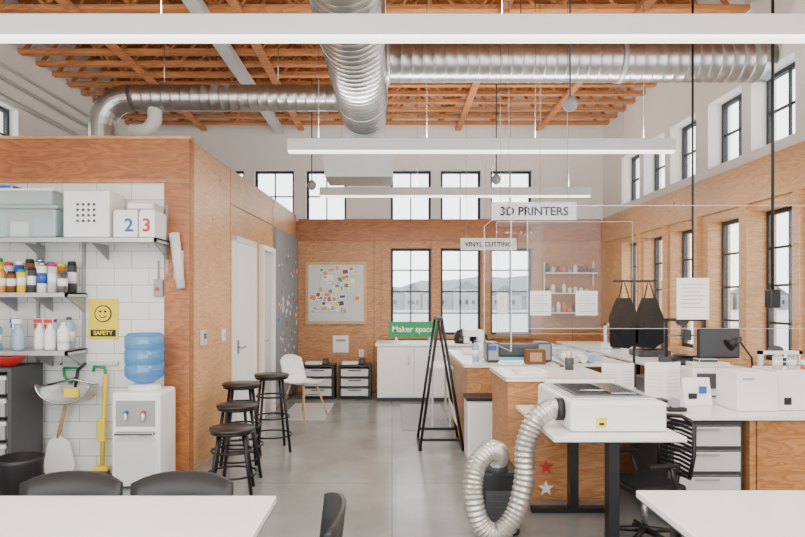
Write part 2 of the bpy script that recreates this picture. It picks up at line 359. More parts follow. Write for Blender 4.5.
for i in range(10):
    m,c=pal[i]; r=random.uniform(.034,.039)
    (bottle if i<4 else can)('cleaner_bottle' if i<4 else 'paint_can',xs,5.2,1.582,r,random.uniform(.17,.25),m,c); xs+=.085
xs=-3.46
for i in range(9):
    m,c=pal[(i*3+2)%10]; can('paint_can',xs,5.36,1.582,.038,random.uniform(.24,.32),m,c); xs+=.09
def spray(x,y,z,m,t):
    b=B('spray_bottle'); b.lathe([(.04,0),(.045,.02),(.045,.14),(.018,.2),(.016,.22)],(x,y,z),m,16).box(x-.055,x+.03,y-.014,y+.014,z+.22,z+.262,t,.004)
    b.box(x-.05,x-.038,y-.006,y+.006,z+.18,z+.22,t); b.done()
spray(-2.86,5.24,1.102,M_plw,M_red); spray(-2.98,5.3,1.102,M_plw,M_red); spray(-3.1,5.2,1.102,M_clear,M_plw); spray(-3.2,5.34,1.102,M_clear,M_blue)
bottle('soap_bottle',-2.74,5.22,1.102,.045,.23,M_plw,M_paper); bottle('cleaner_bottle',-3.3,5.22,1.102,.045,.24,M_teal,M_blue); bottle('cleaner_bottle',-3.4,5.27,1.102,.045,.26,M_blue,M_plw)
bottle('cleaner_bottle',-2.78,5.39,1.102,.045,.27,M_clear,M_dgrey); bottle('cleaner_bottle',-2.92,5.41,1.102,.045,.25,M_lgrey,M_blue)
b=B('drawer_tower')
for x in (-3.5,-3.04): b.box(x,x+.03,4.95,5.4,0,.95,M_dgrey)
b.box(-3.5,-3.01,4.95,5.4,.95,.98,M_dgrey)
for k in range(5): b.box(-3.47,-3.04,4.93,5.38,.05+k*.18,.2+k*.18,M_grey,.01).box(-3.47,-3.04,4.925,4.935,.17+k*.18,.2+k*.18,M_lgrey)
b.done()
B('plastic_bowl').lathe([(.05,0),(.09,.03),(.13,.08),(.135,.085),(.12,.085),(.08,.03),(.01,.015)],(-3.11,5.08,.982),M_red,24).done()
b=B('wall_poster'); b.box(-2.66,-2.4,5.485,5.499,1.18,1.53,M_yel,.003).box(-2.64,-2.42,5.482,5.486,1.2,1.26,M_text)
b.text('SAFETY',.05,(-2.53,5.481,1.23),M_yel)
b.cyl((-2.53,5.486,1.4),(-2.53,5.479,1.4),.075,M_text,n=24).cyl((-2.53,5.48,1.4),(-2.53,5.477,1.4),.065,M_yel,n=24)
for dx in (-.022,.022): b.cyl((-2.53+dx,5.478,1.42),(-2.53+dx,5.475,1.42),.011,M_text,n=10)
b.sweep([(-2.56,5.476,1.385),(-2.545,5.476,1.37),(-2.53,5.476,1.365),(-2.515,5.476,1.37),(-2.5,5.476,1.385)],.004,M_text,n=6).done()
b=B('tool_rack'); b.box(-2.95,-2.4,5.47,5.498,.95,.98,M_lgrey)
for x in (-2.88,-2.72): b.cyl((x,5.47,.97),(x,5.44,.96),.008,M_steel,n=8)
b.done()
b=B('shovel'); X,Y=-2.78,5.42
b.sweep([(X-.06,Y,.93),(X-.055,Y,.86),(X,Y,.8),(X+.055,Y,.86),(X+.06,Y,.93),(X-.06,Y,.93)],.014,M_green,n=10)
b.cyl((X,Y,.8),(X-.1,5.4,.33),.016,M_oak,n=12)
b.prism([(X-.2,5.39,.0),(X+.02,5.39,.0),(X+.05,5.39,.1),(X+.0,5.39,.3),(X-.1,5.39,.36),(X-.18,5.39,.3),(X-.22,5.39,.1)],(0,.012,0),M_paper); b.done()
b=B('push_broom'); X=-2.5
b.cyl((X,5.4,.08),(X+.01,5.44,.88),.019,M_yel,n=12).sweep([(X+.01,5.44,.86),(X+.01,5.43,.93),(X-.08,5.43,.945),(X-.09,5.43,.9)],.015,M_green,n=10).box(X-.06,X+.06,5.36,5.44,.05,.09,M_yel,.01).box(X-.055,X+.055,5.37,5.43,0,.055,M_brown)
b.box(X-.035,X+.035,5.37,5.41,.3,.5,M_yel,.01).done()
b=B('metal_dustpan'); cx,cz=-2.7,.8
N=14
rim=[Vector((cx+.22*math.cos(math.pi+math.pi*k/N),5.3,cz+.16*math.sin(math.pi+math.pi*k/N))) for k in range(N+1)]
fr=[Vector((p.x,5.12,p.z+.03)) for p in rim]
b.prism([tuple(p) for p in rim],(0,.012,0),M_steel)
va=[b.bm.verts.new(p) for p in rim]; vb=[b.bm.verts.new(p) for p in fr]
for k in range(N): b.face([va[k],va[k+1],vb[k+1],vb[k]],M_steel,True)
b.sweep(fr,.009,M_steel,n=8).sweep([(cx-.22,5.3,cz),(cx,5.3,cz+.05),(cx+.22,5.3,cz)],.01,M_steel,n=8)
b.sweep([(cx+.02,5.3,cz-.02),(cx+.02,5.34,cz+.12),(cx+.02,5.469,cz+.165)],.014,M_black).box(cx-.07,cx+.05,5.285,5.3,cz-.1,cz-.03,M_yel).done()
b=B('trash_bin'); b.lathe([(.12,0),(.15,.02),(.17,.3),(.175,.33),(.16,.33),(.14,.05),(.01,.04)],(-2.83,4.75,0),M_black,28).done()
# water cooler
b=B('water_cooler'); x0,x1=-2.25,-1.86; y0,y1=5.02,5.4
b.box(x0,x1,y0,y1,.02,.78,M_plw,.025).box(x0+.02,x1-.02,y0-.012,y0+.01,.03,.42,M_lgrey,.006).box(x0+.03,x1-.03,y0-.004,y0+.02,.5,.72,M_grey,.006)
b.box(x0+.04,x1-.04,y0-.05,y0+.01,.44,.465,M_dgrey,.004).box(x0+.03,x1-.03,y0+.03,y1-.03,0,.022,M_dgrey)
for dx,c in ((-.07,M_blue),(.07,M_red)):
    cx=(x0+x1)/2+dx; b.cyl((cx,y0-.03,.62),(cx,y0-.03,.56),.012,M_plw,n=10).cyl((cx,y0+.01,.62),(cx,y0-.04,.62),.015,c,n=10)
b.lathe([(.14,.78),(.13,.81),(.08,.83)],((x0+x1)/2,5.2,0),M_plw,28)
b.lathe([(.03,.8),(.06,.83),(.13,.87),(.155,.9),(.155,.98),(.145,.99),(.155,1.0),(.155,1.1),(.145,1.11),(.155,1.12),(.155,1.22),(.13,1.245),(.02,1.25)],((x0+x1)/2,5.2,0),M_bottle,32)
b.done()
b=B('cup_dispenser'); b.sweep([(-1.83,5.43,1.62),(-1.86,5.43,1.85),(-1.89,5.43,2.1)],[.036,.04,.045],M_lampb,n=18).box(-1.9,-1.82,5.45,5.48,1.7,1.95,M_lgrey).done()
b=B('wall_outlet'); b.box(-2.08,-2.0,5.46,5.499,1.55,1.7,M_grey,.004).box(-2.065,-2.03,5.455,5.462,1.6,1.63,M_red).cyl((-2.04,5.47,1.7),(-2.04,5.47,1.86),.008,M_grey).done()
# ---------------- stools ----------------
def stool(x,y,h,a):
    b=B('bar_stool')
    b.lathe([(.15,h-.05),(.165,h-.045),(.165,h-.025)],(0,0,0),M_blackm,28).lathe([(.172,h-.025),(.178,h-.015),(.174,h),(.01,h)],(0,0,0),M_seat,28)
    for k in range(4):
        t=math.pi/4+k*math.pi/2; c,s2=math.cos(t),math.sin(t)
        b.cyl((.13*c,.13*s2,h-.04),(.225*c,.225*s2,0),.014,M_blackm,n=10)
    for rz in (.16,.34,.55):
        if rz<h-.12:
            rr=.13+(.095)*(1-rz/(h-.04)); pts=[(rr*math.cos(t),rr*math.sin(t),rz) for t in [2*math.pi*k/24 for k in range(25)]]
            b.sweep(pts,.009,M_blackm,n=8,cap=False)
    b.done(True,place(x,y,0,a))
stool(-1.26,4.93,.52,10); stool(-1.34,5.42,.62,30); stool(-1.42,5.9,.74,5); stool(-1.22,6.35,.77,20)
# ---------------- foreground ----------------
def table(nm,x0,x1,y0,y1,h,t=.03):
    b=B(nm); b.box(x0,x1,y0,y1,h-t,h,M_lam,.006).box(x0+.004,x1-.004,y0+.004,y1-.004,h-t-.006,h-t,M_dgrey)
    for x in (x0+.12,x1-.12):
        for y in (y0+.1,y1-.1): b.cyl((x,y,0),(x,y,h-t),.022,M_blackm)
    b.box(x0+.12,x1-.12,(y0+y1)/2-.02,(y0+y1)/2+.02,h-.09,h-t,M_blackm); b.done()
table('work_table',-2.3,-.46,1.75,2.5,.74); table('work_table',1.0,2.8,1.75,2.57,.74)
def chair(x,y,a,sz=1):
    b=B('black_chair'); N=12
    def arcpt(t,z,off=0): return Vector((t*.21,.2-.05*t*t+off+(z-.45)*.12,z))
    outer=[]
    for i in range(N+1):
        t=-1+2*i/N; top=.795-.035*abs(t)**3; bot=.56
        outer.append([b.bm.verts.new(arcpt(t,bot)),b.bm.verts.new(arcpt(t,top)),b.bm.verts.new(arcpt(t,top,.022)),b.bm.verts.new(arcpt(t,bot,.022))])
    for p,q in zip(outer,outer[1:]):
        for k in range(4): b.face([p[k],p[(k+1)%4],q[(k+1)%4],q[k]],M_black,True)
    b.face(outer[0],M_black); b.face(outer[-1][::-1],M_black)
    b.box(-.21,.21,-.22,.16,.43,.455,M_black,.01)
    for s in (-1,1):
        b.sweep([(s*.2,.16,.57),(s*.2,.14,.45),(s*.21,.25,.0)],.011,M_blackm,n=10)
        b.sweep([(s*.19,.15,.5),(s*.2,-.16,.43),(s*.21,-.24,0)],.011,M_blackm,n=10)
    b.cyl((-.2,-.2,.2),(.2,-.2,.2),.008,M_blackm,n=8)
    b.done(True,place(x,y,0,a)@Matrix.Diagonal((1,1,sz,1)))
chair(-1.33,2.4,0); chair(-.87,2.4,0); chair(-.42,2.14,-84,1.035)
# ---------------- laser desk ----------------
b=B('standing_desk'); b.box(.92,1.68,3.56,4.66,.71,.74,M_lam,.005)
for y in (3.7,4.5): b.box(1.27,1.33,y-.04,y+.04,.03,.71,M_blackm).box(1.0,1.6,y-.035,y+.035,.0,.035,M_blackm).box(1.0,1.6,y-.03,y+.03,.68,.71,M_blackm)
b.box(1.28,1.32,3.7,4.5,.66,.71,M_blackm).done()
b=B('laser_cutter'); b.box(1.05,1.62,3.68,4.52,.742,.92,M_plw,.02).box(1.09,1.58,3.75,4.45,.92,.932,M_grey,.004).box(1.13,1.54,3.85,4.38,.932,.938,M_dgrey)
b.box(1.15,1.52,3.88,4.35,.938,.942,M_acr).box(1.09,1.58,4.45,4.5,.92,.95,M_plw,.005).box(1.2,1.26,3.672,3.682,.77,.83,M_yel).box(1.215,1.245,3.67,3.674,.785,.80,M_text)
b.cyl((1.2,4.0,.942),(1.5,4.0,.942),.006,M_steel).cyl((1.05,3.85,.85),(1.005,3.85,.85),.07,M_black,n=24).box(1.35,1.5,3.85,4.3,.942,.95,M_steel)
b.done()
ctrl=[(1.002,3.85,.85),(.96,3.83,.85),(.86,3.78,.79),(.80,3.76,.64),(.79,3.75,.44),(.73,3.73,.24),(.62,3.7,.14),(.52,3.7,.2),(.48,3.71,.37),(.50,3.75,.51),(.58,3.82,.59),(.65,3.9,.58),(.68,3.98,.53),(.68,4.05,.475)]
def catmull(P,n):
    P=[Vector(p) for p in P]; P=[P[0]*2-P[1]]+P+[P[-1]*2-P[-2]]; out=[]
    for i in range(1,len(P)-2):
        for k in range(n):
            t=k/n; a,b_,c,d=P[i-1:i+3]
            out.append(.5*((2*b_)+(c-a)*t+(2*a-5*b_+4*c-d)*t*t+(3*b_-a-3*c+d)*t**3))
    out.append(P[-2]); return out
pts=catmull(ctrl,12); rs=[.055+(.008 if i%2 else 0) for i in range(len(pts))]
B('exhaust_hose').sweep(pts,rs,M_foil,n=24,smooth=False).done()
b=B('fume_extractor'); b.box(.56,.82,4.0,4.4,.01,.42,M_black,.02).cyl((.68,4.06,.4),(.68,4.06,.46),.07,M_dgrey,n=24).box(.6,.78,3.995,4.0,.1,.3,M_dgrey)
for k in range(5): b.box(.61,.77,3.99,3.997,.12+k*.035,.13+k*.035,M_dgrey)
for x in (.6,.78): b.cyl((x,4.05,0),(x,4.05,.012),.02,M_black)
b.done()
b=B('plywood_counter'); b.box(.88,1.66,4.76,4.8,0,.9,M_plyd).box(.88,.92,4.8,5.5,0,.9,M_plyd).box(1.62,1.66,4.8,5.5,0,.9,M_plyd).box(.86,1.69,4.73,5.52,.9,.93,M_lam,.004).done()
b=B('star_decals')
def star(b,x,y,z,r,m):
    b.prism([(x+(r if k%2==0 else r*.42)*math.sin(math.pi*k/5),y,z+(r if k%2==0 else r*.42)*math.cos(math.pi*k/5)) for k in range(10)],(0,-.008,0),m)
star(b,1.17,4.759,.25,.06,M_red); star(b,1.17,4.759,.09,.06,M_paper); star(b,1.4,4.759,.2,.05,M_orange); star(b,1.05,4.759,.16,.04,M_lgrey); b.done()
b=B('laminate_counter'); b.box(1.72,3.46,4.15,5.5,.72,.75,M_lam,.005); b.box(2.45,3.46,4.2,4.24,0,.72,M_plyd).box(2.4,2.44,4.2,5.4,0,.72,M_plyd).box(1.76,3.4,5.4,5.44,0,.72,M_plyd).done()
b=B('drawer_cabinet'); b.box(1.86,2.36,4.22,4.8,.01,.7,M_dgrey)
for k in range(4): b.box(1.88,2.34,4.19,4.22,.03+k*.168,.175+k*.168,M_lgrey,.008).box(2.03,2.19,4.183,4.192,.14+k*.168,.155+k*.168,M_grey)
for x in (1.9,2.3): b.cyl((x,4.3,0),(x,4.3,.02),.02,M_black)
b.done()
b=B('office_chair')
for k in range(5):
    t=2*math.pi*k/5+.3; c,s2=math.cos(t),math.sin(t); b.sweep([(0,0,.1),(.27*c,.27*s2,.07)],[.025,.016],M_black,n=10).cyl((.27*c-.02*s2,.27*s2+.02*c,.028),(.27*c+.02*s2,.27*s2-.02*c,.028),.028,M_black,n=14)
b.cyl((0,0,.08),(0,0,.4),.025,M_steel).box(-.22,.22,-.22,.22,.4,.46,M_cloth,.025)
for s in (-1,1):
    b.sweep([(s*.2,.18,.42),(s*.25,.1,.44),(s*.26,.05,.6)],.014,M_black,n=10).box(s*.26-.025,s*.26+.025,-.14,.1,.6,.625,M_black,.008)
    b.sweep([(s*.19,.26,.5),(s*.21,.28,.66),(s*.19,.3,.88)],.016,M_black,n=10)
b.sweep([(-.19,.3,.88),(0,.33,.9),(.19,.3,.88)],.016,M_black,n=10).sweep([(-.19,.26,.5),(0,.3,.49),(.19,.26,.5)],.016,M_black,n=10).sweep([(0,.18,.41),(0,.29,.43),(0,.3,.55)],.02,M_black,n=10)
for k in range(12): 
    z=.52+k*.031; b.sweep([(-.19,.265+(z-.5)*.09,z),(0,.305+(z-.5)*.08,z),(.19,.265+(z-.5)*.09,z)],.011,M_cloth,n=6)
b.done(True,place(1.58,3.92,0,-78)@Matrix.Diagonal((.8,.8,.87,1)))
def booklet(x0,x1,y,z,h,nm='display_booklet'):
    b=B(nm); xm=(x0+x1)/2
    b.prism([(x0,y,z),(xm,y-.06,z),(x1,y,z),(x1,y+.004,z),(xm,y-.056,z),(x0,y+.004,z)],(0,0,h),M_paper)
    for s in (0,1):
        for k in range(6):
            zz=z+h*.2+k*h*.1; xa,xb=(x0+.02,xm-.02) if s==0 else (xm+.02,x1-.02)
            ya=y-.06*((xa-x0)/(xm-x0) if s==0 else (x1-xa)/(x1-xm))-.003; yb=y-.06*((xb-x0)/(xm-x0) if s==0 else (x1-xb)/(x1-xm))-.003
            b.prism([(xa,ya,zz),(xb,yb,zz),(xb,yb,zz+.004),(xa,ya,zz+.004)],(0,.002,0),M_lgrey)
    b.done()
booklet(1.76,2.03,5.25,.752,.24); booklet(2.0,2.28,4.95,.752,.28)
b=B('info_sign'); b.prism([(2.13,4.55,.752),(2.13,4.63,.752),(2.13,4.61,.95),(2.13,4.6,.95)],(.2,0,0),M_paper).box(2.24,2.29,4.555,4.57,.84,.89,M_blue).box(2.16,2.22,4.555,4.565,.8,.84,M_text).done()
def printer(nm,x,y,z,w=.36,h=.34,m=M_plw):
    b=B(nm); b.box(x-w/2,x+w/2,y-.17,y+.17,z,z+.07,m,.008)
    for sx in (-1,1): b.box(x+sx*(w/2-.015)-.015,x+sx*(w/2-.015)+.015,y,y+.04,z+.07,z+h,m)
    b.box(x-w/2,x+w/2,y,y+.04,z+h-.03,z+h,m).box(x-w/2+.02,x+w/2-.02,y-.01,y+.02,z+h*.6,z+h*.6+.02,M_steel).box(x-.04,x+.04,y-.05,y+.02,z+h*.52,z+h*.75,M_dgrey,.005)
    b.box(x-.1,x+.1,y-.13,y+.08,z+.08,z+.09,M_blackm).cyl((x,y+.05,z+h-.02),(x,y+.11,z+h-.02),.06,M_dgrey,n=20)
    b.box(x-w*.4,x-w*.1,y-.176,y-.168,z+.015,z+.055,M_dgrey).done()
b=B('oscilloscope'); b.box(2.38,2.72,4.95,5.17,.76,.98,M_plw,.012).box(2.41,2.57,4.94,4.95,.82,.94,M_dgrey)
for i in range(3):
    for j in range(3): b.cyl((2.61+i*.04,4.95,.82+j*.045),(2.61+i*.04,4.935,.82+j*.045),.012,M_grey,n=10)
for x in (2.41,2.69): b.box(x-.01,x+.01,4.97,5.15,.75,.762,M_black)
b.box(2.4,2.7,5.0,5.12,.982,1.02,M_lgrey,.005).box(2.45,2.6,4.99,5.1,1.02,1.05,M_dgrey,.004).done()
printer('desktop_3d_printer',3.27,5.26,.752)
b=B('cardboard_box'); b.box(2.38,2.66,4.32,4.6,.752,1.02,M_paper,.004).box(2.42,2.5,4.315,4.32,.97,.98,M_grey).box(2.515,2.525,4.33,4.59,1.018,1.022,M_lgrey).done()
b=B('cardboard_box'); b.box(2.68,3.05,4.36,4.66,.752,1.03,M_plw,.004).box(2.73,2.78,4.355,4.36,.79,.84,M_text).done()
b=B('computer_monitor'); b.box(2.62,2.98,5.36,5.39,1.02,1.28,M_black,.01).box(2.635,2.965,5.355,5.36,1.035,1.265,M_dgrey).cyl((2.8,5.4,.76),(2.8,5.4,1.1),.015,M_dgrey).box(2.7,2.9,5.33,5.47,.75,.765,M_black,.004).done()
b=B('desk_lamp'); b.lathe([(.06,0),(.06,.015),(.01,.02)],(2.95,5.1,.751),M_black).sweep([(2.95,5.1,.76),(2.93,5.1,1.05),(2.82,5.1,1.2)],.009,M_black,n=8).sweep([(2.84,5.1,1.21),(2.74,5.1,1.15)],[.02,.055],M_black,n=18).done()
b=B('tool_organiser'); b.box(3.07,3.42,4.7,4.8,.752,.83,M_red,.004)
for i in range(6): b.cyl((3.1+i*.06,4.75,.83),(3.1+i*.06,4.75,.95+random.random()*.1),.012,random.choice(cs),n=10)
b.done()
for i in range(4): can('glass_jar',3.1+i*.1,4.95,.752,.035,.15,[M_tote,M_amber,M_tote,M_lgrey][i],M_steel)
for i in range(3): can('glass_jar',2.74+i*.1,4.45,1.032,.032,.1,[M_lgrey,M_tote,M_orange][i],M_steel)
b=B('tape_dispenser'); b.box(1.9,2.03,4.3,4.36,.752,.78,M_black,.006).cyl((1.95,4.31,.81),(1.95,4.35,.81),.035,M_grey,n=20).done()
b=B('computer_mouse'); b.lathe([(.03,0),(.035,.01),(.028,.03),(.01,.036)],(1.85,4.55,.752),M_black,16).done()
b=B('keyboard'); b.box(1.8,2.08,4.68,4.8,.752,.768,M_black,.003)
for r_ in range(4):
    for c_ in range(10): b.box(1.812+c_*.026,1.834+c_*.026,4.69+r_*.026,4.712+r_*.026,.768,.774,M_dgrey)
b.done()
b=B('soldering_station'); b.box(2.1,2.28,5.2,5.4,.752,.88,M_dgrey,.01).box(2.13,2.2,5.195,5.2,.8,.85,M_teal).cyl((2.24,5.2,.8),(2.24,5.18,.8),.015,M_red).sweep([(2.29,5.25,.76),(2.33,5.22,.85),(2.34,5.22,.95)],.01,M_blue,n=8).done()
# mid peninsula
b=B('plywood_workbench'); b.box(.75,1.65,6.3,6.34,0,.84,M_plyd).box(.75,.79,6.34,8.2,0,.84,M_plyd).box(1.61,1.65,6.34,8.2,0,.84,M_plyd).box(.72,1.68,6.27,8.2,.84,.87,M_lam,.004).done()
b=B('white_cabinet'); b.box(.72,1.05,5.95,6.25,0,.56,M_plw,.008).box(.735,1.035,5.935,5.95,.03,.53,M_lam,.004).box(.71,1.06,5.93,6.26,.56,.59,M_black).done()
b=B('vinyl_cutter'); b.box(1.1,1.62,6.5,6.72,.92,1.06,M_dgrey,.03).box(.98,1.12,6.48,6.74,.88,1.08,M_grey,.02).box(1.5,1.66,6.48,6.74,.88,1.08,M_grey,.02).cyl((1.1,6.56,.95),(1.55,6.56,.95),.03,M_lgrey).box(1.0,1.08,6.475,6.485,1.0,1.05,M_blue).box(1.1,1.5,6.45,6.48,.9,.93,M_teal).box(1.0,1.1,6.5,6.7,.87,.88,M_black).box(1.52,1.62,6.5,6.7,.87,.88,M_black).done()
b=B('wooden_box'); b.box(1.35,1.55,6.3,6.42,.872,1.02,M_brown,.005).box(1.39,1.51,6.296,6.3,.9,.99,M_oak).done()
bottle('cleaner_bottle',.98,7.0,.872,.04,.2,M_plw,M_lgrey); bottle('cleaner_bottle',.88,6.6,.872,.035,.22,M_clear,M_blue)
b=B('sewing_machine'); b.box(.85,1.1,7.5,7.65,.872,.93,M_plw,.01).box(1.03,1.1,7.5,7.65,.93,1.12,M_plw,.01).box(.86,1.1,7.51,7.64,1.08,1.16,M_plw,.01).box(.87,.93,7.53,7.6,1.0,1.08,M_plw).done()
b=B('paper_stack'); b.box(1.0,1.22,4.95,5.25,.931,.945,M_paper).box(1.01,1.23,4.96,5.26,.945,.955,M_paper,0,Matrix.Rotation(.1,3,'Z')).done()
b=B('pen_cup'); b.lathe([(.035,0),(.04,.1),(.034,.1),(.03,.01)],(1.5,5.3,.931),M_dgrey,16)
for i in range(5): b.cyl((1.5+.01*(i-2),5.3,.94),(1.5+.022*(i-2),5.3+.01*(i%2),1.08),.004,random.choice(cs),n=6)
b.done()
# back counter
b=B('white_base_cabinet'); b.box(-.22,1.4,9.35,10.3,.06,.83,M_lam).box(-.2,1.38,9.4,10.3,0,.06,M_dgrey).box(-.25,1.43,9.32,10.33,.83,.86,M_plw,.004)
for k in range(3): 
    x=-.2+k*.54; b.box(x,x+.52,9.33,9.35,.08,.81,M_plw,.004).box(x+.44,x+.46,9.31,9.33,.55,.7,M_steel)
b.done()
b=B('green_street_sign'); b.box(-.05,.68,9.5,9.52,.96,1.19,M_green,.004).text('Maker space',.125,(.315,9.495,1.075),M_paper).box(.05,.08,9.49,9.53,.862,.96,M_steel).box(.55,.58,9.49,9.53,.862,.96,M_steel).done()
for x in (1.07,1.33):
    b=B('black_helmet'); b.lathe([(.11,0),(.13,.04),(.125,.12),(.09,.19),(.02,.22)],(x,9.55,.862),M_black,20).box(x-.07,x+.07,9.41,9.45,.9,.96,M_dgrey,.01).done()
for x in (-1.38,-.82):
    b=B('drawer_unit'); x1=x+.5
    b.box(x,x+.03,9.55,9.95,0,.5,M_black).box(x1-.03,x1,9.55,9.95,0,.5,M_black).box(x,x1,9.53,9.96,.5,.53,M_black)
    for k in range(3): b.box(x+.035,x1-.035,9.54,9.93,.05+k*.15,.175+k*.15,M_lgrey,.008).box(x+.15,x1-.15,9.53,9.54,.14+k*.15,.155+k*.15,M_dgrey)
    b.box(x+.03,x1-.03,9.56,9.95,.01,.03,M_black).box(x+.05,x+.3,9.6,9.85,.53,.56,M_paper).box(x+.32,x+.4,9.6,9.7,.53,.62,M_dgrey,.01)
    b.done()
b=B('photo_board'); y=YB-.045; b.box(-1.43,-.42,y,y+.044,1.12,2.15,M_oak).box(-1.38,-.47,y-.003,y+.005,1.17,2.1,M_lgrey)
cc=[M_photo,M_photo,M_sky,M_skin,M_dgrey,M_hill,M_green,M_orange,M_lgrey,M_paper,M_paper,M_yel,M_brown,M_grey]
for gx in range(54):
    x=random.uniform(-1.36,-.58) if gx%2 else random.triangular(-1.36,-.58,-.8); z=random.uniform(1.19,2.0) if gx%3 else random.triangular(1.19,2.0,1.45); R_=Matrix.Rotation(random.uniform(-.35,.35),3,'Y'); w=random.uniform(.06,.12); h=random.uniform(.06,.11); d=.0004*gx
    b.box(x,x+w,y-.006-d,y-.0035,z,z+h,M_white,R=R_); b.box(x+.008,x+w-.008,y-.0062-d,y-.0035,z+.014,z+h-.008,random.choice(cc),R=R_)
b.done()
B('notice_paper').box(-.98,-.72,YB-.006,YB-.001,.65,.93,M_paper).box(-.93,-.77,YB-.008,YB-.005,.83,.87,M_grey).done()
b=B('wall_outlet'); b.box(-.55,-.47,YB-.01,YB,.58,.7,M_plw).box(-.53,-.49,YB-.014,YB-.009,.61,.67,M_lgrey).done()
b=B('wall_rack')
for z in (1.3,1.62,1.95):
    b.box(2.5,3.35,YB-.22,YB-.03,z,z+.02,M_plw)
    for i in range(9):
        x=2.55+i*.092; h=random.uniform(.06,.18); b.lathe([(.03,0),(.035,h*.7),(.015,h)],(x,YB-.12,z+.02),random.choice([M_plw,M_orange,M_paper,M_teal,M_brown,M_lgrey,M_dgrey]),10)
for x in (2.52,3.33): b.box(x-.01,x+.01,YB-.05,YB-.03,1.25,2.15,M_plw)
b.done()
b=B('a_frame_easel')
for y in (6.3,6.85):
    b.sweep([(.28,y,0),(.47,y,1.33)],.014,M_blackm,n=8).sweep([(.72,y,0),(.5,y,1.33)],.014,M_blackm,n=8).box(.3,.7,y-.012,y+.012,.1,.125,M_blackm)
b.box(.46,.51,6.28,6.87,1.31,1.345,M_blackm).box(.27,.3,6.3,6.85,.0,.025,M_blackm).box(.70,.73,6.3,6.85,0,.025,M_blackm)
b.prism([(.33,6.33,.2),(.44,6.33,1.1),(.44,6.82,1.1),(.33,6.82,.2)],(-.006,0,0),M_acr)
b.prism([(.62,6.33,.45),(.66,6.33,.25),(.66,6.82,.25),(.62,6.82,.45)],(-.006,0,0),M_paper)
b.done()
b=B('white_side_table'); b.box(.45,.72,7.4,8.1,.7,.73,M_plw,.005)
for x in (.48,.69):
    for y in (7.44,8.06): b.box(x-.012,x+.012,y-.012,y+.012,.008,.7,M_lgrey)
b.done()
b=B('shell_chair')
N=10
prof=[(-.22,.45),(-.2,.44),(0,.42),(.14,.43),(.2,.5),(.24,.65),(.27,.8)]
rows=[]
for (yy,zz) in prof:
    rows.append([b.bm.verts.new((t*.21*(1 if zz<.6 else .95),yy-(.05*t*t if zz>.48 else 0),zz+.04*t*t*(1 if zz<.5 else 0)-(.06*t*t if zz>.78 else 0))) for t in [-1+2*k/N for k in range(N+1)]])
low=[[b.bm.verts.new(v.co+Vector((0,.012,-.012))) for v in r] for r in rows]
for R_ in (rows,low):
    for p,q in zip(R_,R_[1:]):
        for k in range(N): b.face([p[k],p[k+1],q[k+1],q[k]],M_plw,True)
for k in range(N): b.face([rows[0][k],rows[0][k+1],low[0][k+1],low[0][k]],M_plw); b.face([rows[-1][k],rows[-1][k+1],low[-1][k+1],low[-1][k]],M_plw)
for k in range(len(prof)-1): b.face([rows[k][0],rows[k+1][0],low[k+1][0],low[k][0]],M_plw); b.face([rows[k][-1],rows[k+1][-1],low[k+1][-1],low[k][-1]],M_plw)
for sx in (-1,1):
    for sy in (-1,1): b.cyl((sx*.12,sy*.12,.415),(sx*.22,sy*.22,0.008),.012,M_oak,r2=.009,n=10)
b.cyl((-.15,-.15,.28),(.15,.15,.28),.005,M_blackm,n=6).cyl((-.15,.15,.28),(.15,-.15,.28),.005,M_blackm,n=6)
b.done(True,place(-1.16,8.2,0,55))
B('floor_mat').box(-1.42,-.85,7.9,9.2,0.0005,.006,mat('mat_cream',(178,176,170),.9)).done()
B('floor_mat').box(.12,.7,7.3,9.1,.0005,.008,M_grey).done()
for t,x0,x1,y,z0,z1,s in (('3D PRINTERS',.89,1.65,5.6,2.235,2.395,.105),('VINYL CUTTING',.91,1.65,8.3,2.18,2.34,.085)):
    b=B('hanging_sign'); b.box(x0,x1,y-.004,y+.004,z0,z1,M_sign).text(t,s,((x0+x1)/2,y-.006,(z0+z1)/2-.005),M_text)
    for x in (x0+.08,x1-.08): b.cyl((x,y,z1),(x,y,ZC+.01),.002,M_steel,n=6)
    b.done()
def partition(M,w,z0,z1,top=ZC):
    b=B('acrylic_partition'); b.box(-w/2,w/2,-.003,.003,z0,z1,M_acr)
    for x in (-w/2,w/2): b.box(x-.002,x+.002,-.004,.004,z0,z1,M_acre)
    b.box(-w/2,w/2,-.004,.004,z1,z1+.006,M_acre); b.box(-w/2,w/2,-.003,.003,z0-.004,z0,M_acre)
    for x in (-w/2+.1,w/2-.1): b.cyl((x,0,z1),(x,0,top+.02),.002,M_steel,n=6)
    b.done(True,M)
partition(place(2.2,4.86),2.3,1.3,2.25)
partition(place(1.9,6.9),1.5,1.15,2.38); partition(place(.98,5.9,0,90),1.5,1.1,2.3)
for (x0,x1,y,z0,z1) in ((2.2,2.45,4.84,1.37,1.69),(1.52,1.75,6.89,1.35,1.62),(2.02,2.26,6.89,1.35,1.62),(1.16,1.27,6.89,1.36,1.6)):
    b=B('notice_paper'); b.box(x0,x1,y-.004,y,z0,z1,M_paper)
    for k in range(7): b.box(x0+.03,x1-.03-.02*(k%3),y-.006,y-.004,z1-.05-k*.03,z1-.045-k*.03,M_grey)
    b.done()
b=B('apron_stand'); b.lathe([(.16,0),(.16,.02),(.02,.03)],(2.3,5.95,0),M_black).cyl((2.3,5.95,.02),(2.3,5.95,1.74),.012,M_blackm).cyl((2.1,5.95,1.7),(2.52,5.95,1.7),.01,M_blackm)
b.done()
